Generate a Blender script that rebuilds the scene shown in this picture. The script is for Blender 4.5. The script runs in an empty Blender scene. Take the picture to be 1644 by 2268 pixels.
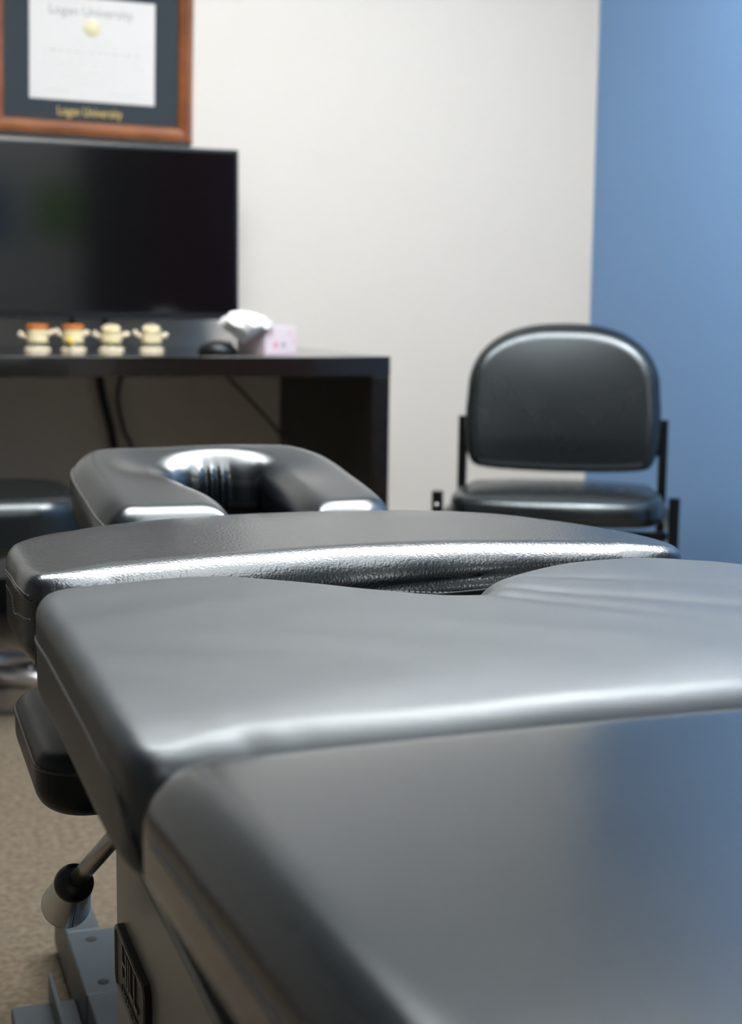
import bpy, bmesh, math, random
import numpy as np
from mathutils import Vector, Matrix, Euler

random.seed(7)
sc = bpy.context.scene
col = sc.collection

# ------------------------------------------------------------------ camera
YAW, ROLL, FPX, HZ, CAMH = math.radians(19), .012, 3300.0, 679.0, .88
PITCH = math.atan((1134 - HZ) / FPX)
fw = Vector((math.sin(YAW) * math.cos(PITCH), math.cos(YAW) * math.cos(PITCH), -math.sin(PITCH)))
r0 = Vector((math.cos(YAW), -math.sin(YAW), 0)); u0 = r0.cross(fw)
Rv = r0 * math.cos(ROLL) + u0 * math.sin(ROLL)
Uv = -r0 * math.sin(ROLL) + u0 * math.cos(ROLL)
cd = bpy.data.cameras.new('camera'); cam = bpy.data.objects.new('camera', cd); col.objects.link(cam)
M = Matrix((Rv, Uv, -fw)).transposed().to_4x4(); M.translation = (0, 0, CAMH)
cam.matrix_world = M
cd.sensor_fit = 'VERTICAL'; cd.sensor_height = 36; cd.sensor_width = 36
cd.lens = FPX / 2268 * 36
cd.clip_start = .02
cd.dof.use_dof = True; cd.dof.focus_distance = 1.27; cd.dof.aperture_fstop = 6.3
cd.dof.aperture_blades = 9
sc.camera = cam

# ------------------------------------------------------------------ world, exposure
w = bpy.data.worlds.new('world'); sc.world = w; w.use_nodes = True
w.node_tree.nodes['Background'].inputs[0].default_value = (.8, .85, .9, 1)
w.node_tree.nodes['Background'].inputs[1].default_value = .03
sc.view_settings.view_transform = 'Standard'; sc.view_settings.look = 'None'
sc.view_settings.gamma = 1; sc.view_settings.use_curve_mapping = False
sc.view_settings.exposure = 0.08
LAMP_W = 34.0          # radiance of the ceiling diffusers
CEIL = 2.75
TROFFERS = [(.85, .95, .6, 1.2), (.85, 2.35, 1.8, 1.2), (1.72, 1.8, .6, 1.2), (.9, -1.35, .6, .6)]     # x, y, size x, size y

# ------------------------------------------------------------------ materials
def nt(m): return m.node_tree.nodes, m.node_tree.links
def mat(name, color, rough=.5, metal=0, spec=.5, coat=0, emis=None, estr=0, bump=None, noise=None, trans=0):
    m = bpy.data.materials.new(name); m.use_nodes = True
    n, l = nt(m); b = n['Principled BSDF']
    b.inputs['Base Color'].default_value = (*color, 1)
    b.inputs['Roughness'].default_value = rough
    b.inputs['Metallic'].default_value = metal
    b.inputs['Specular IOR Level'].default_value = spec; b.inputs['Specular Tint'].default_value = (.84, .95, 1, 1)
    b.inputs['Coat Weight'].default_value = coat
    b.inputs['Transmission Weight'].default_value = trans
    if emis:
        b.inputs['Emission Color'].default_value = (*emis, 1); b.inputs['Emission Strength'].default_value = estr
    tc = n.new('ShaderNodeTexCoord')
    if noise:      # (scale, other colour, detail)
        t = n.new('ShaderNodeTexNoise'); t.inputs['Scale'].default_value = noise[0]; t.inputs['Detail'].default_value = noise[2]
        r = n.new('ShaderNodeValToRGB'); r.color_ramp.elements[0].color = (*color, 1); r.color_ramp.elements[1].color = (*noise[1], 1)
        r.color_ramp.elements[0].position = .35; r.color_ramp.elements[1].position = .65
        l.new(tc.outputs['Object'], t.inputs['Vector']); l.new(t.outputs[0], r.inputs[0]); l.new(r.outputs[0], b.inputs['Base Color'])
    if bump:       # (scale, strength, distance)
        t = n.new('ShaderNodeTexNoise'); t.inputs['Scale'].default_value = bump[0]; t.inputs['Detail'].default_value = 4
        bp = n.new('ShaderNodeBump'); bp.inputs['Strength'].default_value = bump[1]; bp.inputs['Distance'].default_value = bump[2]
        l.new(tc.outputs['Object'], t.inputs['Vector']); l.new(t.outputs[0], bp.inputs['Height']); l.new(bp.outputs[0], b.inputs['Normal'])
    return m

def vinyl(name, color, rough, grain=1.0, scale=620, var=.03, spec=.5, coat=0):
    m = bpy.data.materials.new(name); m.use_nodes = True
    n, l = nt(m); b = n['Principled BSDF']
    b.inputs['Base Color'].default_value = (*color, 1); b.inputs['Specular IOR Level'].default_value = spec; b.inputs['Specular Tint'].default_value = (.84, .95, 1, 1)
    b.inputs['Coat Weight'].default_value = coat; b.inputs['Coat Roughness'].default_value = rough; b.inputs['Coat IOR'].default_value = 1.6
    tc = n.new('ShaderNodeTexCoord')
    v = n.new('ShaderNodeTexVoronoi'); v.feature = 'SMOOTH_F1'; v.inputs['Scale'].default_value = scale
    nz = n.new('ShaderNodeTexNoise'); nz.inputs['Scale'].default_value = scale * .55; nz.inputs['Detail'].default_value = 3
    wv = n.new('ShaderNodeTexNoise'); wv.inputs['Scale'].default_value = 9; wv.inputs['Detail'].default_value = 3
    for t in (v, nz, wv): l.new(tc.outputs['Object'], t.inputs['Vector'])
    mp = n.new('ShaderNodeMapRange'); mp.inputs[1].default_value = .7; mp.inputs[2].default_value = .1
    l.new(v.outputs['Distance'], mp.inputs[0])
    ad = n.new('ShaderNodeMath'); ad.operation = 'ADD'; l.new(mp.outputs[0], ad.inputs[0]); l.new(nz.outputs[0], ad.inputs[1])
    bp = n.new('ShaderNodeBump'); bp.inputs['Strength'].default_value = .35 * grain; bp.inputs['Distance'].default_value = .0004
    l.new(ad.outputs[0], bp.inputs['Height']); l.new(bp.outputs[0], b.inputs['Normal']); l.new(bp.outputs[0], b.inputs['Coat Normal'])
    rr = n.new('ShaderNodeMapRange'); rr.inputs[3].default_value = rough - var; rr.inputs[4].default_value = rough + var
    rr.inputs[1].default_value = .3; rr.inputs[2].default_value = .7
    l.new(wv.outputs[0], rr.inputs[0]); l.new(rr.outputs[0], b.inputs['Roughness'])
    return m

VINYL = vinyl('black_vinyl', (.007, .010, .013), .27, .9, scale=480, var=.005, spec=1, coat=.3)
VINYL_MATTE = vinyl('black_vinyl_worn', (.007, .012, .017), .46, .25, var=.006, spec=1, coat=.25)
VINYL_FOOT = vinyl('black_vinyl_foot', (.003, .007, .010), .20, .2, var=.006, spec=1, coat=.35)
VINYL_ARM = vinyl('black_vinyl_arm', (.005, .007, .008), .36, .3, var=.006, spec=.3)
VINYL_FAR = vinyl('black_vinyl_smooth', (.006, .009, .011), .26, .3, var=.006, spec=.9, coat=.35)
VINYL_CHAIR = vinyl('black_vinyl_chair', (.008, .010, .011), .27, .3, var=.006, spec=.85)
PIPING = mat('vinyl_piping', (.02, .022, .024), .3)
THREAD = mat('stitching_thread', (.42, .43, .43), .5)
CREAM = mat('cream_paint', (.71, .67, .60), .55, bump=(260, .12, .002))
BLUE = mat('blue_paint', (.165, .315, .56), .5, bump=(260, .12, .002))
CEILM = mat('ceiling_white', (.62, .61, .59), .8)
CARPET = mat('tan_carpet', (.10, .077, .050), .95, bump=(900, .5, .002), noise=(80, (.175, .138, .094), 8))
BASEB = mat('black_baseboard', (.012, .011, .01), .5)
DESKM = mat('black_brown_laminate', (.007, .005, .004), .30, spec=.35, noise=(30, (.010, .008, .006), 5))
WOODF = mat('cherry_wood', (.20, .062, .018), .32, noise=(14, (.28, .095, .03), 5), coat=.3)
MATB = mat('navy_mat_board', (.028, .036, .044), .8)
PAPER = mat('diploma_paper', (.70, .685, .655), .6)
INK = mat('grey_ink', (.33, .35, .33), .7)
GOLD = mat('gold_foil', (.75, .52, .16), .4)
SEAL = mat('pale_gold_seal', (.70, .64, .40), .45)
FGLASS = mat('black_plastic', (.008, .008, .009), .35)
SCREEN = mat('tv_screen', (.003, .003, .004), .10, spec=1)
CHROME = mat('chrome', (.62, .61, .60), .12, 1)
CHROME_B = mat('brushed_chrome', (.55, .53, .50), .28, 1)
BRUSHED = mat('satin_chrome', (.68, .66, .68), .38, 1)
RUBBER = mat('black_rubber', (.008, .008, .008), .3)
STEELB = mat('black_powder_steel', (.004, .005, .005), .35, spec=.3)
ENAMEL = mat('grey_white_enamel', (.20, .205, .19), .30, bump=(500, .12, .0006))
GREYP = mat('grey_enamel_base', (.065, .08, .09), .42, noise=(25, (.055, .068, .076), 4))
BRONZE = mat('dark_pewter_plate', (.035, .032, .028), .42, .6)
PEWTER = mat('raised_pewter', (.16, .145, .125), .35, .8)
DARKF = mat('dark_underframe', (.012, .012, .012), .6)
BONE = mat('bone_plastic', (.78, .68, .40), .45)
BONE2 = mat('pale_bone_plastic', (.80, .70, .50), .45)
DISC = mat('orange_disc', (.65, .20, .03), .4)
YELL = mat('yellow_nerve', (.80, .55, .03), .4)
TISSUE = mat('white_tissue', (.87, .87, .85), .8)
BOXP = mat('floral_box_card', (.72, .62, .66), .6)
PINK = mat('pink_print', (.70, .22, .30), .6)
PINK2 = mat('pale_pink_print', (.72, .46, .50), .6)
GREENG = mat('grey_green_print', (.35, .42, .42), .6)
GREYC = mat('grey_cable', (.16, .15, .13), .5)
BLACKC = mat('black_cable', (.008, .008, .008), .5)
DIFF = mat('lamp_diffuser', (.9, .9, .9), .5, emis=(.985, .98, .97), estr=LAMP_W)
DIFF_OLD = mat('lamp_diffuser_dim', (.9, .9, .9), .5, emis=(.985, .98, .97), estr=LAMP_W * .19)
DIFF_MID = mat('lamp_diffuser_mid', (.9, .9, .9), .5, emis=(.985, .98, .97), estr=LAMP_W * .42)
DIFF_LOW = mat('lamp_diffuser_low', (.9, .9, .9), .5, emis=(.985, .98, .97), estr=LAMP_W * .32)
WHITEM = mat('white_metal', (.75, .75, .75), .4)
DOORM = mat('dark_brown_door', (.035, .018, .010), .5)
DOORR = mat('dark_red_curtain', (.10, .012, .010), .7)
POSTG = mat('green_poster', (.22, .42, .04), .6)
POSTB = mat('blue_poster', (.12, .24, .42), .6)

# ------------------------------------------------------------------ helpers
def tagp(o, label=None, cat=None, group=None, kind=None):
    if label: o['label'] = label
    if cat: o['category'] = cat
    if group: o['group'] = group
    if kind: o['kind'] = kind
    return o
def thing(name, label, cat, loc=(0, 0, 0), rot=(0, 0, 0), group=None):
    o = bpy.data.objects.new(name, None); col.objects.link(o); o.empty_display_size = .05
    o.location = loc; o.rotation_euler = rot
    return tagp(o, label, cat, group)
def obj(name, bm, m, parent=None, smooth=False, label=None):
    if isinstance(bm, bmesh.types.BMesh):
        me = bpy.data.meshes.new(name); bmesh.ops.recalc_face_normals(bm, faces=bm.faces[:]); bm.to_mesh(me); bm.free()
    else: me = bm
    for p in me.polygons: p.use_smooth = smooth
    ms = m if isinstance(m, (list, tuple)) else [m]
    for x in ms: me.materials.append(x)
    o = bpy.data.objects.new(name, me); col.objects.link(o)
    if parent: o.parent = parent
    if label: o['label'] = label
    return o
def box(bm, x0, x1, y0, y1, z0, z1, bev=0, seg=2, mx=None, mi=0):
    r = bmesh.ops.create_cube(bm, size=1)
    vs = r['verts']
    bmesh.ops.transform(bm, matrix=Matrix.Translation(((x0 + x1) / 2, (y0 + y1) / 2, (z0 + z1) / 2)) @ Matrix.Diagonal((x1 - x0, y1 - y0, z1 - z0, 1)), verts=vs)
    fs = list({f for v in vs for f in v.link_faces})
    if bev:
        es = list({e for v in vs for e in v.link_edges})
        rr = bmesh.ops.bevel(bm, geom=es, offset=bev, segments=seg, profile=.5, affect='EDGES')
        vs = list({v for f in rr['faces'] for v in f.verts} | {v for v in vs if v.is_valid})
        fs = list({f for v in vs for f in v.link_faces})
    if mx is not None: bmesh.ops.transform(bm, matrix=mx, verts=vs)
    for f in fs: f.material_index = mi
    return vs
def nbox(*a, **k):
    bm = bmesh.new(); box(bm, *a, **k); return bm
def tube(bm, pts, rad, n=10, caps=True, square=False):
    pts = [Vector(p) for p in pts]; rads = rad if isinstance(rad, (list, tuple)) else [rad] * len(pts)
    up = None; rings = []
    for i, p in enumerate(pts):
        t = (pts[min(i + 1, len(pts) - 1)] - pts[max(i - 1, 0)]).normalized()
        if up is None:
            up = Vector((0, 0, 1)) if abs(t.z) < .9 else Vector((1, 0, 0))
        a = t.cross(up).normalized(); up = a.cross(t).normalized()
        rings.append([bm.verts.new(p + rads[i] * (a * math.cos(2 * math.pi * (k + (.5 if square else 0)) / n) + up * math.sin(2 * math.pi * (k + (.5 if square else 0)) / n))) for k in range(n)])
    for A, B in zip(rings, rings[1:]):
        for k in range(n): bm.faces.new((A[k], A[(k + 1) % n], B[(k + 1) % n], B[k]))
    if caps: bm.faces.new(rings[0][::-1]); bm.faces.new(rings[-1])
    return bm
def ntube(*a, **k): return tube(bmesh.new(), *a, **k)
def lathe(bm, prof, n=32, mx=None):
    rings = []
    for r, z in prof:
        rings.append([bm.verts.new((r * math.cos(2 * math.pi * k / n), r * math.sin(2 * math.pi * k / n), z)) for k in range(n)] if r > 1e-6 else [bm.verts.new((0, 0, z))])
    for A, B in zip(rings, rings[1:]):
        for k in range(n):
            if len(A) == 1 and len(B) == 1: continue
            if len(A) == 1: bm.faces.new((A[0], B[k], B[(k + 1) % n]))
            elif len(B) == 1: bm.faces.new((A[k], A[(k + 1) % n], B[0]))
            else: bm.faces.new((A[k], A[(k + 1) % n], B[(k + 1) % n], B[k]))
    if mx is not None: bmesh.ops.transform(bm, matrix=mx, verts=[v for r_ in rings for v in r_])
    return bm
def axis_mx(p, d):
    return Matrix.Translation(p) @ Vector(d).to_track_quat('Z', 'Y').to_matrix().to_4x4()

# ---- implicit surfaces: an upholstered pad is |field| = 0, meshed with surface nets
def catmull(P, k=10):
    P = np.array(P, float); n = len(P); out = []
    for i in range(n):
        a, b, c, d = P[i - 1], P[i], P[(i + 1) % n], P[(i + 2) % n]
        for j in range(k):
            t = j / k
            out.append(.5 * (2 * b + (c - a) * t + (2 * a - 5 * b + 4 * c - d) * t * t + (3 * b - a - 3 * c + d) * t ** 3))
    return np.array(out)
def polydist(px, py, V):
    d = np.full(px.shape, 1e9); s = np.zeros(px.shape, bool)
    n = len(V)
    for i in range(n):
        a = V[i]; b = V[(i + 1) % n]; e = b - a; L = e @ e
        wx = px - a[0]; wy = py - a[1]
        t = np.clip((wx * e[0] + wy * e[1]) / L, 0, 1)
        d = np.minimum(d, (wx - e[0] * t) ** 2 + (wy - e[1] * t) ** 2)
        c1 = a[1] <= py; c2 = b[1] > py
        cr = e[0] * wy - e[1] * wx
        s ^= ((c1 & c2 & (cr > 0)) | (~c1 & ~c2 & (cr < 0)))
    d = np.sqrt(d)
    return np.where(s, -d, d)
def pad_field(outline, zb, zt, r_, top=lambda x, y: 0 * x, plane=lambda x, y: 0 * x, rb=.012, d2f=None, rfun=None):
    """rounded slab: outline in plan, zb..zt, top roundover r, lower roundover rb"""
    V = outline
    def f(x, y, z, d2=None):
        if d2 is None: d2 = d2f(x, y) if d2f else polydist(x, y, V)
        z = z - plane(x, y)
        r = rfun(x) if rfun else r_
        t = z - (zt + top(x, y)); b = zb - z
        qx = d2 + r; q = np.maximum(t + r, -1)
        up = np.minimum(np.maximum(qx, q), 0) + np.sqrt(np.maximum(qx, 0) ** 2 + np.maximum(q, 0) ** 2) - r
        qx = d2 + rb; q = b + rb
        dn = np.minimum(np.maximum(qx, q), 0) + np.sqrt(np.maximum(qx, 0) ** 2 + np.maximum(q, 0) ** 2) - rb
        return np.maximum(up, dn)
    return f
def newton(f, P, it=4):
    e = 4e-4
    for _ in range(it):
        v = f(P[:, 0], P[:, 1], P[:, 2])
        g = np.stack([f(P[:, 0] + e, P[:, 1], P[:, 2]) - f(P[:, 0] - e, P[:, 1], P[:, 2]),
                      f(P[:, 0], P[:, 1] + e, P[:, 2]) - f(P[:, 0], P[:, 1] - e, P[:, 2]),
                      f(P[:, 0], P[:, 1], P[:, 2] + e) - f(P[:, 0], P[:, 1], P[:, 2] - e)], 1) / (2 * e)
        P = P - g * (v / np.maximum((g ** 2).sum(1), .25))[:, None]
    return P
def nets(f, lo, hi, h, outline=None, name='pad'):
    ax = [np.arange(lo[i] - 2 * h, hi[i] + 3 * h, h) for i in range(3)]
    X, Y = np.meshgrid(ax[0], ax[1], indexing='ij')
    d2 = polydist(X, Y, outline) if outline is not None else None
    F = np.stack([f(X, Y, np.full_like(X, z), d2) if d2 is not None else f(X, Y, np.full_like(X, z)) for z in ax[2]], 2)
    S = F < 0; nx, ny, nz = F.shape
    cs = np.zeros((nx - 1, ny - 1, nz - 1), int)
    for i in (0, 1):
        for j in (0, 1):
            for k in (0, 1): cs += S[i:nx - 1 + i, j:ny - 1 + j, k:nz - 1 + k]
    act = (cs > 0) & (cs < 8)
    idx = -np.ones(act.shape, int); cells = np.argwhere(act); idx[act] = np.arange(len(cells))
    acc = np.zeros((len(cells), 3)); cnt = np.zeros(len(cells))
    C8 = [(i, j, k) for i in (0, 1) for j in (0, 1) for k in (0, 1)]
    for a in C8:
        for b in C8:
            if sum(b[q] - a[q] for q in range(3)) == 1 and all(b[q] >= a[q] for q in range(3)):
                A = cells + a; B = cells + b
                fa = F[A[:, 0], A[:, 1], A[:, 2]]; fb = F[B[:, 0], B[:, 1], B[:, 2]]
                m = (fa < 0) != (fb < 0)
                t = np.where(m, fa / np.where(m, fa - fb, 1), 0)
                acc += np.where(m[:, None], np.array(a) + t[:, None] * (np.array(b) - np.array(a)), 0); cnt += m
    P = (cells + acc / cnt[:, None]) * h + np.array([a[0] for a in ax])
    faces = []
    for axn in range(3):
        u_, v_ = [q for q in range(3) if q != axn]
        sl = [slice(None)] * 3; sh = [slice(None)] * 3
        sl[axn] = slice(0, -1); sh[axn] = slice(1, None)
        ch = S[tuple(sl)] != S[tuple(sh)]
        pts = np.argwhere(ch)
        pts = pts[(pts[:, u_] > 0) & (pts[:, v_] > 0) & (pts[:, u_] < F.shape[u_] - 1) & (pts[:, v_] < F.shape[v_] - 1)]
        ins = S[pts[:, 0], pts[:, 1], pts[:, 2]]
        q = []
        for du, dv in ((-1, -1), (0, -1), (0, 0), (-1, 0)):
            p = pts.copy(); p[:, u_] += du; p[:, v_] += dv
            q.append(idx[p[:, 0], p[:, 1], p[:, 2]])
        q = np.stack(q, 1)
        flip = ins if axn != 1 else ~ins
        q[~flip] = q[~flip][:, ::-1]
        faces.append(q)
    Fc = np.concatenate(faces); Fc = Fc[(Fc >= 0).all(1)]
    P = newton(f, P)
    me = bpy.data.meshes.new(name)
    me.from_pydata(P.tolist(), [], Fc.tolist()); me.update()
    return me
def seam(f, pts, rad, n=8):
    P = newton(f, np.array(pts, float), 6); bm = bmesh.new(); tube(bm, P.tolist(), rad, n); return bm
def dashes(f, pts, rad, on, off, bm=None, lift=0):
    P = newton(f, np.array(pts, float), 6)
    seg = np.sqrt(((P[1:] - P[:-1]) ** 2).sum(1)); L = np.concatenate([[0], np.cumsum(seg)])
    bm = bm or bmesh.new(); s = 0
    while s + on < L[-1]:
        q = [np.array([np.interp(s + on * t, L, P[:, c]) for c in range(3)]) + [0, 0, lift] for t in (0, .15, .5, .85, 1)]
        tube(bm, q, [rad * .4, rad * .9, rad, rad * .9, rad * .4], 6); s += on + off
    return bm
def line(P, n=40):
    P = np.array(P, float); out = []
    V = P
    m = len(V)
    for i in range(m - 1):
        a, b, c, d = V[max(i - 1, 0)], V[i], V[i + 1], V[min(i + 2, m - 1)]
        for t in np.linspace(0, 1, n, endpoint=False):
            out.append(.5 * (2 * b + (c - a) * t + (2 * a - 5 * b + 4 * c - d) * t * t + (3 * b - a - 3 * c + d) * t ** 3))
    out.append(V[-1]); return np.array(out)
def rrect(x0, x1, y0, y1, r, k=8):
    out = []
    for cx, cy, a0 in ((x1 - r, y0 + r, -90), (x1 - r, y1 - r, 0), (x0 + r, y1 - r, 90), (x0 + r, y0 + r, 180)):
        for i in range(k + 1):
            a = math.radians(a0 + 90 * i / k); out.append((cx + r * math.cos(a), cy + r * math.sin(a)))
    return np.array(out)

# ------------------------------------------------------------------ room
WY, WX, WL, WF = 4.30, 2.21, -2.3, -1.9
def struct(name, bm, m): return tagp(obj(name, bm, m), kind='structure')
struct('floor', nbox(WL - .1, WX + .1, WF - .1, WY + .1, -.1, 0), CARPET)
struct('ceiling', nbox(WL - .1, WX + .1, WF - .1, WY + .1, CEIL, CEIL + .1), CEILM)
struct('wall_back', nbox(WL - .1, WX + .1, WY, WY + .1, 0, CEIL), CREAM)
struct('wall_right', nbox(WX, WX + .1, WF, WY, 0, CEIL), BLUE)
struct('wall_left', nbox(WL - .1, WL, WF, WY, 0, CEIL), mat('shade_deepening_taupe', (.26, .235, .20), .6))  # unseen wall, colour darkened to cut bounce onto left-facing sides
struct('wall_front', nbox(WL - .1, WX + .1, WF - .1, WF, 0, CEIL), CREAM)
struct('baseboard_back', nbox(WL, WX, WY - .012, WY, 0, .10, bev=.003), BASEB)
struct('baseboard_right', nbox(WX - .012, WX, WF, WY - .012, 0, .10, bev=.003), BASEB)
# behind the camera, mirrored by the television screen: a brown door with a red panel beside it, two posters
struct('door_1', nbox(1.42, 1.88, WF, WF + .04, 0, 2.1, bev=.004), DOORM)
tagp(obj('curtain', nbox(1.89, 2.19, WF + .003, WF + .05, .02, 2.15, bev=.004), DOORR), 'dark red curtain panel hanging behind the camera beside the brown door', 'curtain')
tagp(obj('curtain', nbox(WX - .05, WX - .003, WF + .06, -.45, .02, 2.15, bev=.004), DOORR), 'dark red curtain panel hanging along the blue wall behind the camera', 'curtain')
tagp(obj('poster', nbox(1.13, 1.40, WF, WF + .006, 1.30, 1.66), POSTG), 'green poster on the wall behind the camera', 'poster')
tagp(obj('poster', nbox(.62, .98, WF, WF + .006, 1.28, 1.66), POSTB), 'blue poster on the wall behind the camera', 'poster')
for i, (x, y, a, b) in enumerate(TROFFERS):
    t = thing('ceiling_light', ['long flush ceiling light panel right above the treatment table', 'flush ceiling light panel in front of the television', 'flush ceiling light panel in front of the visitor chair', 'small square ceiling light panel behind the camera'][i], 'lamp', (x, y, CEIL))
    bm = bmesh.new()
    for s in ((-a / 2 - .02, -a / 2, -b / 2 - .02, b / 2 + .02), (a / 2, a / 2 + .02, -b / 2 - .02, b / 2 + .02), (-a / 2, a / 2, -b / 2 - .02, -b / 2), (-a / 2, a / 2, b / 2, b / 2 + .02)):
        box(bm, *s, -.02, 0)
    obj('frame', bm, WHITEM, t)
    obj('diffuser', nbox(-a / 2, a / 2, -b / 2, b / 2, -.012, -.002), [DIFF_OLD, DIFF_MID, DIFF_LOW, DIFF_MID][i], t)

# ------------------------------------------------------------------ treatment table
T = thing('treatment_table', 'black vinyl chiropractic treatment table with split cushions and a pale metal base', 'treatment table', (0, 0, 0))
XL, XR, XC = .122, .738, .43
def rside(r0, r1=.013, wd=.03): return lambda x: r1 + (r0 - r1) * np.clip(np.minimum(x - XL - .01, XR - .01 - x) / wd, 0, 1)
# -- foot cushion (nearest)
o_fg = rrect(.120, .740, -.62, .706, .034)
o_fg[:, 0] = XC + (o_fg[:, 0] - XC) * (1 - .17 * np.clip(.68 - o_fg[:, 1], 0, .35))
o_fg = np.array([p for a_, b_ in zip(o_fg, np.roll(o_fg, -1, 0)) for p in ([a_] if abs(a_[1] - b_[1]) < .5 else [a_ + (b_ - a_) * k / 12 for k in range(12)])])
for q_ in o_fg: q_[0] = XC + math.copysign(min(abs(q_[0] - XC), .31 * (1 - .17 * min(max(.68 - q_[1], 0), .35))), q_[0] - XC)
def top_fg(x, y): return .004 * (1 - ((x - XC) / .31) ** 2) - .002 * np.exp(-((y - .706) / .04) ** 2)
f_fg = pad_field(o_fg, .598, .663, .030, top_fg, rb=.014)
fgc = obj('foot_cushion', nets(f_fg, (.12, -.63, .59), (.74, .70, .67), .006, o_fg), VINYL_FOOT, T, True)
sp = line([(.10, .655, .634), (.10, .4, .634), (.10, 0, .634), (.10, -.55, .634)], 20)
obj('seam', seam(f_fg, sp, .0016), PIPING, fgc, True)
# -- pelvic cushion with the notch in its far edge
far = [(.118, 1.10), (.138, 1.145), (.190, 1.172), (.240, 1.182), (.290, 1.168), (.330, 1.130), (.363, 1.088), (.395, 1.060), (.416, 1.034), (.432, 1.030),
       (.446, 1.058), (.470, 1.092), (.515, 1.130), (.560, 1.155), (.610, 1.170), (.655, 1.168), (.700, 1.138), (.732, 1.085)]
base = [(.741, 1.00), (.741, .85), (.740, .755), (.732, .720), (.70, .712), (.55, .711), (.43, .711), (.30, .710), (.16, .709), (.126, .717), (.118, .755), (.117, .85), (.117, 1.00)]
o_lum = catmull(far + base, 7)
G = [((.440, 1.005), (.580, .850), .0022, .014, 0), ((.475, 1.020), (.690, .850), .0022, .016, 0), ((.510, 1.070), (.725, .960), .0014, .016, 0)]
def top_lum(x, y):
    t = .006 * (1 - ((x - XC) / .31) ** 2) * (1 - ((y - .94) / .26) ** 2)
    for a, b, dep, wd, ln in G:
        ex, ey = b[0] - a[0], b[1] - a[1]; L = ex * ex + ey * ey
        s = ((x - a[0]) * ex + (y - a[1]) * ey) / L
        dd = np.abs((x - a[0]) * ey - (y - a[1]) * ex) / math.sqrt(L)
        t = t - dep * np.exp(-(dd / (wd * (.6 + .8 * np.clip(s, 0, 1)))) ** 2) * np.exp(-np.maximum(s, 0) * 1.2) / (1 + np.exp(-(s + .05) * 30)) / (1 + np.exp((s - 1.1) * 8))
    t = t - .008 * (np.maximum(.82 - y, 0) / .11) ** 2.6
    t = t + .0006 * np.sin(x * 37 + 2 * np.sin(y * 21)) * np.cos(y * 29 + x * 11)
    # puckers along the near edge
    t = t - .0008 * np.exp(-((y - .73) / .022) ** 2) * (.5 + .5 * np.sin(x * 120 + 3 * np.sin(x * 31))) * np.exp(-((x - .17) / .05) ** 2)
    return t
f_lum = pad_field(o_lum, .590, .664, .032, top_lum, rb=.012, rfun=lambda x, y=None: .013 + .022 * np.clip(np.minimum(x - XL - .01, XR - .01 - x) / .05, 0, 1))
lum = obj('pelvic_cushion', nets(f_lum, (.112, .70, .585), (.745, 1.19, .675), .004, o_lum), VINYL_MATTE, T, True)
sp = line([(.11, 1.125, .632), (.11, 1.06, .636), (.11, .95, .637), (.11, .85, .637), (.11, .77, .635), (.112, .735, .630), (.118, .716, .612), (.124, .712, .598)], 16)
sm = obj('seam', seam(f_lum, sp, .0017), PIPING, lum, True)
sp = line([(.128, 1.125, .600), (.11, 1.10, .616), (.112, 1.112, .632)], 14)
obj('seam', seam(f_lum, sp, .0013), PIPING, lum, True)
# -- chest cushion
ch = [(.120, 1.30), (.120, 1.245), (.130, 1.213), (.175, 1.203), (.25, 1.208), (.35, 1.216), (.45, 1.222), (.55, 1.218), (.64, 1.208), (.705, 1.203), (.733, 1.222), (.738, 1.27), (.728, 1.34),
      (.695, 1.43), (.63, 1.505), (.54, 1.55), (.43, 1.565), (.32, 1.55), (.23, 1.515), (.158, 1.462), (.124, 1.39)]
o_ch = catmull(ch, 8)
def top_ch(x, y):
    t = .010 * (1 - ((x - XC) / .33) ** 2) - .004
    t = t - .012 * np.maximum((y - 1.40) / .16, 0) ** 2
    return t
def front_ch(x, y, z):     # soft lumps and one long crease on the front roll
    g = np.exp(-((y - 1.222) / .03) ** 2)
    lump = np.sin(x * 52 + .6) * .5 + np.sin(x * 31 + 2.2) * .6
    c = np.exp(-((z - (.634 + .012 * np.clip((x - .45) / .25, -1, 1))) / .0045) ** 2) * np.exp(-((x - .52) / .16) ** 2)
    return g * (.0026 * lump * np.exp(-((x - .5) / .15) ** 2) + .0028 * c)
_f0 = pad_field(o_ch, .585, .662, .034, top_ch, rb=.014, rfun=rside(.044, .014, .06))
def f_ch(x, y, z, d2=None): return _f0(x, y, z, d2) + front_ch(x, y, z)
chc = obj('chest_cushion', nets(f_ch, (.117, 1.19, .58), (.742, 1.57, .67), .0035, o_ch), VINYL, T, True)
sp = line([(.20, 1.200, .628), (.35, 1.205, .6285), (.50, 1.207, .631), (.66, 1.200, .631)], 30)
obj('seam', seam(f_ch, sp, .0016), PIPING, chc, True)
obj('stitching', dashes(f_ch, sp + [0, 0, .0030], .0010, .0040, .0014), THREAD, chc, True, 'pale stitching along the lower front edge')
left_path = line([(.118, 1.42, .628), (.11, 1.36, .637), (.11, 1.30, .641), (.11, 1.25, .643), (.122, 1.212, .640)], 16)
obj('seam', seam(f_ch, left_path, .0013), PIPING, chc, True)
obj('stitching', dashes(f_ch, left_path + [0.0, 0, .0032], .0007, .0032, .0010), THREAD, chc, True, 'pale stitching around the left side panel')
lp2 = line([(.118, 1.42, .617), (.11, 1.36, .626), (.11, 1.31, .627), (.11, 1.285, .617), (.11, 1.25, .622), (.124, 1.212, .624)], 16)
obj('stitching', dashes(f_ch, lp2, .0006, .003, .0012), THREAD, chc, True, 'second row of pale stitching on the left side')
sp = line([(.124, 1.206, .640), (.13, 1.206, .62), (.135, 1.206, .595)], 12)
obj('seam', seam(f_ch, sp, .0016), PIPING, chc, True)

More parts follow.
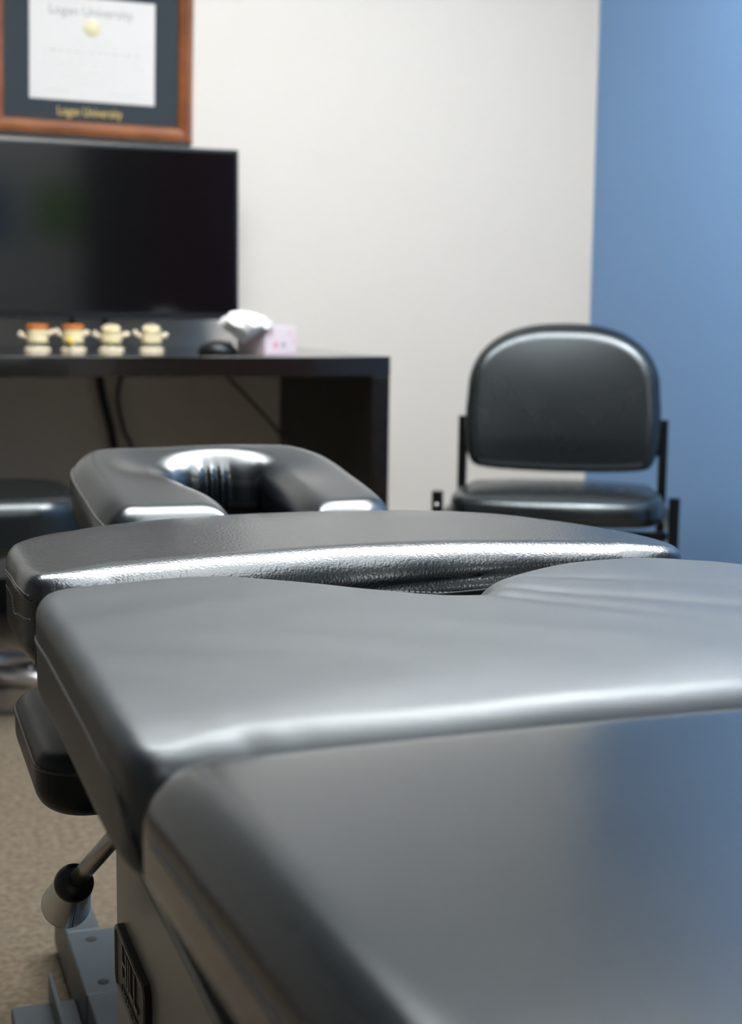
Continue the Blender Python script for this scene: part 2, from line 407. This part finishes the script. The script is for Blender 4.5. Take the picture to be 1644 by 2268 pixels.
# -- head cushion: horseshoe with a face slot, tipped up at its far end
def head_plane(x, y): return .17 * (y - 1.60)
hd = [(.245, 1.64), (.262, 1.598), (.33, 1.590), (.50, 1.590), (.565, 1.598), (.590, 1.64), (.588, 1.74), (.578, 1.83), (.545, 1.885), (.49, 1.90), (.40, 1.90), (.31, 1.90), (.262, 1.882), (.240, 1.83), (.240, 1.73)]
o_hd = catmull(hd, 8)
sl = [(.400, 1.50), (.478, 1.50), (.474, 1.65), (.474, 1.72), (.474, 1.79), (.466, 1.815), (.430, 1.822), (.382, 1.815), (.364, 1.79), (.374, 1.72), (.396, 1.65)]
o_sl = catmull(sl, 8)
def d2_head(x, y):
    a = polydist(x, y, o_hd); b = -polydist(x, y, o_sl); k = .010
    h = np.clip(.5 + .5 * (a - b) / k, 0, 1)
    return b + (a - b) * h + k * h * (1 - h)
def top_head(x, y):
    t = -.010 * np.exp(-((x - .335) / .045) ** 2 - ((y - 1.80) / .06) ** 2) - .008 * np.exp(-((x - .500) / .040) ** 2 - ((y - 1.77) / .07) ** 2)
    t = t - .007 * np.exp(-((x - .422) / .045) ** 2 - ((y - 1.832) / .018) ** 2)
    return t
def crinkle(x, y):
    return .004 * np.sin(x * 300 + 2 * np.sin(x * 90)) * np.exp(-((y - 1.815) / .016) ** 2) * np.exp(-((x - .42) / .035) ** 2)
_fh = pad_field(None, .583, .656, .036, lambda x, y: top_head(x, y) + .15 * crinkle(x, y), head_plane, rb=.012, d2f=lambda x, y: d2_head(x, y) + crinkle(x, y))
f_hd = lambda x, y, z, d2=None: _fh(x, y, z)
hdc = obj('head_cushion', nets(f_hd, (.235, 1.58, .57), (.60, 1.91, .715), .004), VINYL_FAR, T, True)
sp = line([(.232, 1.86, .683), (.230, 1.80, .672), (.232, 1.72, .659), (.236, 1.64, .645), (.25, 1.60, .636)], 14)
obj('seam', seam(f_hd, sp, .0015), mat('grey_piping', (.10, .105, .11), .35), hdc, True, 'grey piping along the left edge')
# -- underframe
bm = bmesh.new()
for a, b, xa, xb in ((-.58, .67, .18, .68), (.72, 1.10, .18, .68), (1.235, 1.50, .19, .67)): box(bm, xa, xb, a, b, .572, .5975 if b < .7 else .589, bev=.003)
box(bm, .30, .53, .55, 1.62, .53, .573, bev=.004)
obj('underframe', bm, DARKF, T)
bm = bmesh.new()
for x in (.33, .50): tube(bm, [(x, 1.35, .545), (x, 1.60, .560), (x, 1.80, .594)], .009, 12)
obj('dark_slot_backing', nbox(.27, .56, 1.60, 1.87, .572, .578, mx=Matrix.Translation((0, 1.6, .578)) @ Matrix.Rotation(math.atan(.17), 4, 'X') @ Matrix.Translation((0, -1.6, -.578))), DARKF, T)  # dark sheet added below the face slot so the opening stays black
obj('headrest_rail', bm, CHROME_B, T, True)
# -- dropped armrest pad
o_ar = rrect(.132, .330, 1.222, 1.475, .045)
f_ar = pad_field(o_ar, .444, .498, .014, lambda x, y: .003 * (1 - ((x - .22) / .1) ** 2) + 0 * y, lambda x, y: .02 * (y - 1.2), rb=.022)
ar = obj('armrest', nets(f_ar, (.12, 1.19, .43), (.34, 1.57, .51), .004, o_ar), VINYL_ARM, T, True)
sp = line([(.124, 1.45, .494), (.124, 1.40, .492), (.124, 1.28, .488), (.134, 1.235, .487), (.18, 1.215, .487), (.27, 1.215, .487)], 14)
obj('seam', seam(f_ar, sp, .0015), PIPING, ar, True)
for q in ([(.24, 1.42, .45), (.27, 1.42, .47), (.33, 1.42, .555)], [(.24, 1.30, .45), (.33, 1.30, .555)]):
    obj('armrest_bracket', ntube(q, .010, 10), STEELB, T, True)
# -- cabinet
cb = nbox(.200, .66, -.42, 1.262, .085, .430, bev=.006, seg=3)
cab = obj('cabinet', cb, ENAMEL, T, True)
mod = cab.modifiers.new('wn', 'WEIGHTED_NORMAL'); mod.keep_sharp = True
obj('lift_column', nbox(.31, .52, .0, 1.10, .43, .535, bev=.01), DARKF, T)
# badge
def plate_bm(y0, y1, z0, z1, x0, x1, c):
    P = [(y0 + c, z0), (y1 - c, z0), (y1, z0 + c), (y1, z1 - c), (y1 - c, z1), (y0 + c, z1), (y0, z1 - c), (y0, z0 + c)]
    bm = bmesh.new(); A = [bm.verts.new((x0, a, b)) for a, b in P]; B = [bm.verts.new((x1, a, b)) for a, b in P]
    n = len(P)
    for i in range(n): bm.faces.new((A[i], A[(i + 1) % n], B[(i + 1) % n], B[i]))
    bm.faces.new(A[::-1]); bm.faces.new(B); return bm
pl = obj('nameplate', plate_bm(1.090, 1.228, .298, .353, .1945, .2002, .007), BRONZE, cab, label='dark metal nameplate with raised letters')
def ring_plate():
    o = plate_bm(1.090, 1.228, .298, .353, .1932, .1946, .007)
    # remove the middle: rebuild as a frame
    o.free(); bm = bmesh.new()
    def loop(d, x):
        y0, y1, z0, z1, c = 1.090 + d, 1.228 - d, .298 + d, .353 - d, .007 - d * .4
        return [bm.verts.new((x, a, b)) for a, b in [(y0 + c, z0), (y1 - c, z0), (y1, z0 + c), (y1, z1 - c), (y1 - c, z1), (y0 + c, z1), (y0, z1 - c), (y0, z0 + c)]]
    L = [loop(0, .195), loop(.0005, .1928), loop(.0028, .1928), loop(.0034, .195)]
    for A, B in zip(L, L[1:]):
        for i in range(8): bm.faces.new((A[i], A[(i + 1) % 8], B[(i + 1) % 8], B[i]))
    return bm
obj('plate_rim', ring_plate(), PEWTER, pl)
def text_mesh(s, size, ext, align='CENTER', shear=0):
    c = bpy.data.curves.new('t', 'FONT'); c.body = s; c.size = size; c.extrude = ext; c.align_x = align; c.align_y = 'CENTER'; c.shear = shear
    o = bpy.data.objects.new('t', c); col.objects.link(o)
    dg = bpy.context.evaluated_depsgraph_get(); me = bpy.data.meshes.new_from_object(o.evaluated_get(dg))
    bpy.data.objects.remove(o); bpy.data.curves.remove(c)
    return me
def put_text(name, s, size, ext, mx, m, parent, sx=1, shear=0):
    me = text_mesh(s, size, ext, shear=shear); me.transform(mx @ Matrix.Diagonal((sx, 1, 1, 1)))
    return obj(name, me, m, parent)
side_mx = lambda y, z, x: Matrix(((0, 0, -1, x), (-1, 0, 0, y), (0, 1, 0, z), (0, 0, 0, 1)))
put_text('lettering', 'HILL', .040, .0012, side_mx(1.156, .331, .1942), PEWTER, pl, .98)
put_text('lettering', 'LABORATORIES', .0105, .0008, side_mx(1.156, .306, .1942), PEWTER, pl, 1.1)
# -- base frame
bm = bmesh.new()
box(bm, .228, .62, -.40, 1.655, .012, .083, bev=.002)
box(bm, .228, .62, 1.661, 1.845, .012, .080, bev=.002)
box(bm, .228, .272, 1.845, 1.97, .012, .080, bev=.002)
box(bm, .578, .62, 1.845, 1.97, .012, .080, bev=.002)
bs = obj('base', bm, GREYP, T)
for x, y in ((.256, 1.815), (.252, 1.690)):
    obj('bolt_hole', lathe(bmesh.new(), [(.0001, .0006), (.0050, .0006), (.0068, .0002), (.0068, -.001)], 20, Matrix.Translation((x, y, .0803))), mat('bolt_hole_dark', (.015, .01, .008), .7), bs, True)
bm = bmesh.new(); box(bm, .150, .2275, 1.35, 1.76, .006, .030, bev=.002); box(bm, .196, .201, 1.35, 1.77, .029, .062, bev=.001)
obj('base_foot', bm, GREYP, T)
obj('base_foot', nbox(.62, .70, 1.35, 1.76, .006, .030, bev=.002), GREYP, T)
for x, y in ((.19, 1.70), (.66, 1.70), (.26, -.3), (.58, -.3), (.26, 1.9), (.6, 1.9)): obj('levelling_foot', lathe(bmesh.new(), [(.0001, 0), (.014, 0), (.014, .013), (.0001, .013)], 16, Matrix.Translation((x, y, 0))), RUBBER, T)
# -- release lever with rubber ball and chrome cup
def ray(px, py, dist):
    d = (fw + Rv * (px - 822) / FPX + Uv * (1134 - py) / FPX).normalized(); return Vector((0, 0, CAMH)) + d * dist
Pn, Pf, Pr = ray(164, 1956, 1.30), ray(147, 2001, 1.36), ray(243, 1866, 1.24)
lv = obj('lever_rod', ntube([Pn, Pn.lerp(Pr, .5), Pr, Pr + Vector((.06, 0, .055))], .0072, 16), CHROME_B, T, True)
ax = (Pf - Pn).normalized(); L = (Pf - Pn).length
obj('lever_cup', lathe(bmesh.new(), [(.001, .002), (.0150, .002), (.0158, .006), (.0208, L - .002), (.0214, L + .001), (.0204, L + .003), (.019, L + .001), (.001, L)], 48, axis_mx(Pn, ax)), CHROME, T, True, 'polished chrome cup under the lever')
bm = bmesh.new(); lathe(bm, [(.0001, -.010)] + [(.0165 * math.cos(a), .0115 * math.sin(a)) for a in np.radians(np.arange(-75, 80, 10))] + [(.0001, .0115)], 40, axis_mx(Pn, ax))
obj('lever_grommet', bm, RUBBER, T, True)

# ------------------------------------------------------------------ visitor chair
CH = thing('visitor_chair', 'armless black vinyl visitor chair with rounded back, standing in the room corner', 'chair', (1.66, 3.36, 0), (0, 0, -math.radians(28)))
# local: x right, -y forward
# back pad: built in plan (x, height) then stood up
bk = []
for a in np.radians(np.arange(0, 181, 9)):
    c, s = math.cos(a), math.sin(a)
    bk.append((.233 * np.sign(c) * abs(c) ** .80, .672 + .168 * s ** .86))
bk += [(-.236, .62), (-.232, .55), (-.218, .503), (-.18, .490), (-.09, .484), (0, .482), (.09, .484), (.18, .490), (.218, .503), (.232, .55), (.236, .62)]
o_bk = catmull(bk, 4)
def make_back(zb, zt, r, rb, grow, crown, name, m, h=.005):
    V = o_bk
    f = pad_field(V, zb, zt, r, lambda x, y: crown * (1 - (x / .25) ** 2) * (1 - ((y - .66) / .2) ** 2) - .5 * crown * np.exp(-((y - .50) / .05) ** 2), lambda x, y: .55 * x * x, rb=rb, d2f=lambda x, y: polydist(x, y, V) - grow)
    me = nets(lambda x, y, z, d2=None: f(x, y, z), (-.26, .47, zb - .01), (.26, .86, zt + .06), h, None, name)
    co = np.zeros(len(me.vertices) * 3); me.vertices.foreach_get('co', co); co = co.reshape(-1, 3)
    out = np.stack([co[:, 0], -co[:, 2] + .22 * (co[:, 1] - .60), co[:, 1]], 1)
    me.vertices.foreach_set('co', out.ravel()); me.flip_normals(); me.update()
    return obj(name, me, m, CH, True)
make_back(.012, .058, .031, .006, .000, .018, 'backrest', VINYL_CHAIR)
make_back(.000, .018, .008, .006, .0035, 0, 'back_shell', STEELB, .006)
st = catmull([(-.225, -.02), (-.235, -.12), (-.245, -.25), (-.238, -.36), (-.205, -.425), (-.12, -.455), (0, -.468), (.12, -.455), (.205, -.425), (.238, -.36), (.245, -.25), (.235, -.12), (.225, -.02), (.17, 0), (0, .006), (-.17, 0)], 8)
f_st = pad_field(st, .392, .455, .022, lambda x, y: .008 * (1 - (x / .25) ** 2) - .012 * np.maximum((-y - .30) / .15, 0) ** 2, lambda x, y: -.03 * (y + .2), rb=.018)
obj('seat', nets(f_st, (-.25, -.475, .38), (.25, .01, .475), .005, st), VINYL_CHAIR, CH, True)
for s in (-1, 1):
    bm = bmesh.new(); x = .249 * s
    tube(bm, [(x, .05, .0), (x, .012, .30), (x, 0, .44), (x, .010, .61)], .0155, 4, square=True)
    obj('rear_leg', bm, STEELB, CH)
    bm = bmesh.new(); xf = .262 * s
    tube(bm, [(xf, -.43, 0), (xf, -.43, .470)], .0165, 4, square=True)
    obj('front_leg', bm, STEELB, CH)
    bm = bmesh.new(); tube(bm, [(xf, -.43, .400), (xf - .005 * s, -.2, .395), (x, 0, .390)], .013, 4, square=True)
    obj('side_rail', bm, STEELB, CH)
    bm = bmesh.new(); box(bm, min(.205 * s, .25 * s), max(.205 * s, .25 * s), -.006, .004, .52, .60)
    obj('back_bracket', bm, STEELB, CH)
    obj('glide', lathe(bmesh.new(), [(.0001, 0), (.02, 0), (.019, .012), (.0001, .014)], 16, Matrix.Translation((xf, -.43, 0))), RUBBER, CH, True)
obj('cross_rail', ntube([(-.25, -.40, .380), (.25, -.40, .380)], .012, 4, square=True), STEELB, CH)
obj('cross_rail', ntube([(-.25, -.02, .383), (.25, -.02, .383)], .012, 4, square=True), STEELB, CH)
obj('bolt', lathe(bmesh.new(), [(.0001, .003), (.004, .002), (.005, 0), (.005, -.01)], 16, axis_mx((-.262, -.447, .440), (0, -1, 0))), CHROME_B, CH, True)

# ------------------------------------------------------------------ desk
DK = thing('desk', 'black-brown slab desk with thick top against the cream wall', 'desk', (.42, 3.44, 0))
DX0, DX1, DD = -.82, .810, .85
obj('desktop', nbox(DX0, DX1, 0, DD - .005, .712, .760, bev=.0015), mat('laminate_top', (.010, .008, .007), .14, coat=.6, spec=.6), DK)
for x0, x1 in ((DX1 - .046, DX1 - .0005), (DX0 + .0005, DX0 + .046)):
    pn = obj('side_panel', nbox(x0, x1, .001, DD - .006, 0, .7118, bev=.0015), DESKM, DK)
obj('cam_screw', lathe(bmesh.new(), [(.0001, .002), (.006, .002), (.007, 0)], 16, axis_mx((DX1 - .046, .13, .655), (-1, 0, 0))), mat('pale_plug', (.10, .07, .045), .5), DK, True)

def cable(name, label, pts, r, m):
    return tagp(obj(name, ntube(line(pts, 10).tolist(), r, 8), m, None, True), label, 'cable')
cable('power_cable', 'thick black cable hanging down the wall under the desk', [(.645, 4.27, .712), (.655, 4.26, .62), (.680, 4.25, .50), (.695, 4.26, .35), (.66, 4.26, .05), (.5, 4.2, .01)], .011, BLACKC)
cable('power_cable', 'thin dark looped cable beside the thick black one under the desk', [(.725, 4.28, .712), (.700, 4.27, .62), (.715, 4.26, .52), (.745, 4.26, .42), (.75, 4.26, .05), (.70, 4.2, .01)], .005, BLACKC)
cable('cord', 'thin grey cord slanting down in front of the desk side panel', [(.985, 4.24, .700), (1.04, 4.1, .62), (1.10, 3.95, .52), (1.14, 3.85, .42), (1.145, 3.8, .10), (1.12, 3.7, .008)], .005, GREYC)

# ------------------------------------------------------------------ television
TV = thing('television', 'large black flat television on the desk, its glossy screen dark', 'television', (.600, 4.12, .760))
w2, z0, z1 = .418, .078, .546
obj('casing', nbox(-w2, w2, 0, .035, z0, z1, bev=.004), FGLASS, TV)
obj('screen', nbox(-w2 + .010, w2 - .010, -.0012, .001, z0 + .020, z1 - .011), SCREEN, TV)
bm = bmesh.new(); box(bm, -.12, .12, .03, .06, z0 + .05, z0 + .3, bev=.008); obj('rear_housing', bm, FGLASS, TV)
for s in (-1, 1):
    bm = bmesh.new(); tube(bm, [(s * .045, .018, z0 + .01), (s * .045, -.015, .03), (s * .045, -.08, .006)], .006, 8); tube(bm, [(s * .045, .018, z0), (s * .045, .05, .03), (s * .045, .10, .006)], .006, 8)
    obj('foot', bm, FGLASS, TV, True)

# ------------------------------------------------------------------ framed diploma
FR = thing('framed_diploma', 'diploma in a cherry wood frame with dark mat, on the cream wall above the television', 'picture frame', (.640, WY - .002, 1.337), (0, .016, 0))
# local: x along wall, -y towards the room, z up from the bottom of the frame
fwid, fh, mw = .283, .56, .042
prof = [(0, 0), (0, -.012), (.006, -.024), (.018, -.027), (.030, -.021), (.037, -.018), (.042, -.012), (.042, 0)]
bm = bmesh.new(); rings = []
for (sx, sz) in ((-1, 0), (1, 0), (1, 1), (-1, 1)):
    rings.append([bm.verts.new((sx * (fwid - d), y, d if sz == 0 else fh - d)) for d, y in prof])
for i in range(4):
    A, B = rings[i], rings[(i + 1) % 4]
    for k in range(len(prof) - 1): bm.faces.new((A[k], A[k + 1], B[k + 1], B[k]))
obj('frame', bm, WOODF, FR)
obj('mat_board', nbox(-fwid + .040, fwid - .040, -.008, -.002, .04, fh - .04), MATB, FR)
px0, px1, pz0, pz1 = -.172, .174, .098, .376
pp = obj('certificate', nbox(px0, px1, -.0095, -.0079, pz0, pz1, bev=.0004), PAPER, FR)
fmx = lambda x, y, z: Matrix(((1, 0, 0, x), (0, 0, -1, y), (0, 1, 0, z), (0, 0, 0, 1)))
pc = (px0 + px1) / 2
put_text('lettering', 'Logan University', .036, .0002, fmx(pc - .005, -.0098, .338), INK, pp, .95)
put_text('lettering', 'Logan University', .034, .0006, fmx(pc - .008, -.0095, .068), GOLD, FR, .78)
obj('seal', lathe(bmesh.new(), [(.0001, .002), (.020, .002), (.024, 0)] , 24, axis_mx((pc - .002, -.0096, .296), (0, -1, 0))), SEAL, pp, True)
obj('medallion', lathe(bmesh.new(), [(.0001, .004), (.018, .004), (.024, .001), (.025, -.001)], 24, axis_mx((pc - .002, -.009, .398), (0, -1, 0))), GOLD, FR, True)
bm = bmesh.new()      # rows of small print, too small to be read
rows = [(.262, .08, .35), (.248, .10, .3), (.230, .26, .7), (.212, .27, .55), (.196, .27, .5), (.176, .16, .4), (.162, .18, .4), (.146, .08, .4)]
for zz, half, dens in rows:
    x = pc - half / 2 - .0
    while x < pc + half / 2:
        wl = random.uniform(.006, .022)
        h = .0035 if dens > .6 else .0018
        n = int(wl / .0032)
        for q in range(n): box(bm, x + q * .0032, x + q * .0032 + (.0018 if dens > .6 else .0011), -.0099, -.0094, zz - h / 2, zz + h / 2 * random.uniform(.5, 1.4))
        x += wl + .006
obj('small_print', bm, INK, pp)
for x0 in (pc - .13, pc + .05): obj('signature_line', nbox(x0, x0 + .07, -.0099, -.0094, .122, .1228), INK, pp)

# ------------------------------------------------------------------ vertebra models on the desk
def spine_model(x, y, rz, label, disc, tilt, side_spot=False, seed=0):
    t = thing('vertebra_model', label, 'anatomical model', (x, y, .760), (0, 0, rz), 'vertebra models in front of the television')
    rnd = random.Random(seed)
    def body(z, h, r, sq=.8):
        bm = bmesh.new(); lathe(bm, [(.0001, z), (r * .9, z + .001), (r, z + .003), (r * .86, z + h / 2), (r, z + h - .003), (r * .9, z + h - .001), (.0001, z + h)], 28, Matrix.Diagonal((1.15, sq, 1, 1)))
        return bm
    obj('base', lathe(bmesh.new(), [(.0001, 0), (.030, 0), (.030, .004), (.024, .009), (.0001, .009)], 32, Matrix.Diagonal((1.1, .8, 1, 1))), BONE2, t, True)
    obj('post', lathe(bmesh.new(), [(.008, .008), (.008, .020)], 16), CHROME_B, t, True)
    obj('vertebral_body', body(.018, .020, .025), BONE, t, True)
    if disc:
        obj('disc', body(.052, .014, .0255), DISC, t, True)
        obj('vertebral_body', body(.036, .017, .024), BONE, t, True)
    else:
        obj('disc', body(.037, .006, .0235), BONE2, t, True)
        obj('vertebral_body', body(.042, .017, .0225), BONE, t, True)
        bm = bmesh.new(); 
        for k in range(5):
            a = math.radians(20 + 35 * k); tube(bm, [(.016 * math.cos(a), .004, .056), (.021 * math.cos(a), .004, .058 + .010 * math.sin(a))], [.006, .0035], 8)
        obj('facet', bm, BONE2, t, True)
    for s in (-1, 1):
        bm = bmesh.new(); e = rnd.uniform(-.006, .008)
        tube(bm, [(s * .018, .008, .034), (s * .032, .010, .038 + e), (s * .042, .008, .040 + e + (.006 if s < 0 else 0)), (s * .047, .008, .040 + e)], [.009, .006, .0085, .004], 12)
        obj('transverse_process', bm, BONE2, t, True)
    bm = bmesh.new(); tube(bm, [(0, .016, .034), (0, .032, .030), (0, .046, .024)], [.009, .006, .004], 12)
    obj('spinous_process', bm, BONE2, t, True)
    if side_spot:
        bm = bmesh.new(); tube(bm, [(-.016, -.016, .036), (-.018, -.024, .024), (-.016, -.026, .012)], [.004, .006, .003], 10); obj('nerve', bm, YELL, t, True)
    return t
spine_model(.430, 3.85, .05, 'leftmost vertebra model on the desk, cream with a tall orange disc on top', True, 0, False, 1)
spine_model(.520, 3.85, .25, 'second vertebra model from the left, orange topped with a yellow nerve', True, 0, True, 5)
spine_model(.616, 3.85, -.1, 'all-cream vertebra model third from the left', False, 0, False, 3)
spine_model(.720, 3.85, .15, 'all-cream vertebra model nearest the mouse, rightmost of the four', False, 0, False, 9)

# ------------------------------------------------------------------ mouse
MO = thing('computer_mouse', 'small black computer mouse on the desk left of the tissue box', 'mouse', (.850, 3.66, .760), (0, 0, 1.25))
bm = bmesh.new(); bmesh.ops.create_uvsphere(bm, u_segments=28, v_segments=16, radius=1)
bmesh.ops.transform(bm, matrix=Matrix.Diagonal((.030, .050, .032, 1)), verts=bm.verts)
for v in bm.verts: v.co.z = max(v.co.z, 0)
obj('body', bm, FGLASS, MO, True)
obj('wheel', lathe(bmesh.new(), [(.0001, -.004), (.009, -.004), (.010, 0), (.009, .004), (.0001, .004)], 20, axis_mx((0, -.030, .022), (1, 0, 0))), CHROME_B, MO, True)

# ------------------------------------------------------------------ tissue box
TB = thing('tissue_box', 'pink floral tissue box at the right end of the desk', 'tissue box', (.957, 3.600, .760), (0, 0, math.radians(28)))
# local origin = nearest lower corner; right face runs along +x, left face along +y
bw, bd, bh = .108, .105, .068
bx = obj('box', nbox(0, bw, 0, bd, 0, bh, bev=.0015), BOXP, TB)
bm = bmesh.new(); bm2 = bmesh.new()
def flower(b, u, v, r, face):
    for k in range(5):
        a = 2 * math.pi * k / 5
        c = (u + r * .7 * math.cos(a), v + r * .7 * math.sin(a))
        mx = axis_mx((c[0], -.0002, c[1]), (0, -1, 0)) if face == 0 else axis_mx((-.0002, c[0], c[1]), (-1, 0, 0))
        lathe(b, [(.0001, .0004), (r * .5, .0003), (r * .55, 0)], 10, mx)
for u, v, r, fc, m_ in ((.018, .048, .007, 0, PINK2), (.085, .050, .005, 0, PINK2), (.036, .022, .0065, 0, PINK), (.098, .030, .005, 0, PINK2), (.03, .04, .008, 1, PINK2), (.07, .02, .008, 1, PINK2), (.11, .045, .008, 1, PINK2), (.062, .022, .007, 0, GREENG)):
    b_ = bmesh.new(); flower(b_, u, v, r, fc); obj('printed_flower', b_, m_, bx)
# crumpled tissue pulled up out of the slot and flopping over the left face
def tissue():
    bm = bmesh.new(); bmesh.ops.create_uvsphere(bm, u_segments=120, v_segments=60, radius=1)
    for v in bm.verts:
        x, y, z = v.co; a = math.atan2(y, x); e = math.asin(max(-1, min(1, z)))
        f = 1 + .10 * math.sin(3 * a + 2 * e + .5) + .07 * abs(math.sin(4.5 * a - 3 * e)) + .05 * math.sin(9 * a + 5 * math.sin(2 * e)) - .10 * abs(math.sin(2 * a + 4 * e + 1)) ** 6
        x *= .063 * f; y *= .042 * f; z *= .031 * f
        if z < 0:
            k = min(-z / .031, 1); x = x * (1 - .80 * k) - .002 * k; y = y * (1 - .6 * k) - .004 * k; z *= 1.25
        else: x += .10 * z; z -= .12 * x
        v.co = (x, y, z)
    return bm
ts = obj('tissue', tissue(), TISSUE, None, True)
tagp(ts, 'crumpled white tissue sticking out of the pink tissue box', 'tissue')
ts.location = (.911, 3.622, .829); ts.rotation_euler = (0, 0, -.3)

# ------------------------------------------------------------------ rolling stool under the desk
ST = thing('rolling_stool', 'black vinyl stool with chrome star base, pushed up to the desk', 'stool', (.175, 3.24, 0))
f_s = pad_field(rrect(-.27, .27, -.22, .22, .13), .370, .486, .035, rb=.02)
obj('seat', nets(lambda x, y, z, d2=None: f_s(x, y, z), (-.27, -.22, .36), (.27, .22, .495), .008), VINYL_CHAIR, ST, True)
obj('seat_plate', lathe(bmesh.new(), [(.0001, .30), (.05, .30), (.12, .35), (.14, .370), (.0001, .371)], 32), FGLASS, ST, True)
obj('gas_column', lathe(bmesh.new(), [(.028, .10), (.028, .22), (.016, .22), (.016, .34)], 24), CHROME_B, ST, True)
obj('hub', lathe(bmesh.new(), [(.0001, .07), (.04, .07), (.04, .11), (.0001, .115)], 24), CHROME, ST, True)
for k in range(5):
    a = math.radians(48 + 72 * k); c, s = math.cos(a), math.sin(a)
    lg = obj('leg', ntube([(c * .03, s * .03, .092), (c * .16, s * .16, .085), (c * .265, s * .265, .068)], [.022, .020, .016], 14), BRUSHED, ST, True)
    obj('caster', lathe(bmesh.new(), [(.0001, -.018), (.026, -.018), (.028, 0), (.026, .018), (.0001, .018)], 24, axis_mx((c * .262, s * .262, .028), (-s, c, 0))), RUBBER, ST, True)
    obj('caster_stem', ntube([(c * .262, s * .262, .045), (c * .262, s * .262, .07)], .007, 10), CHROME_B, ST, True)
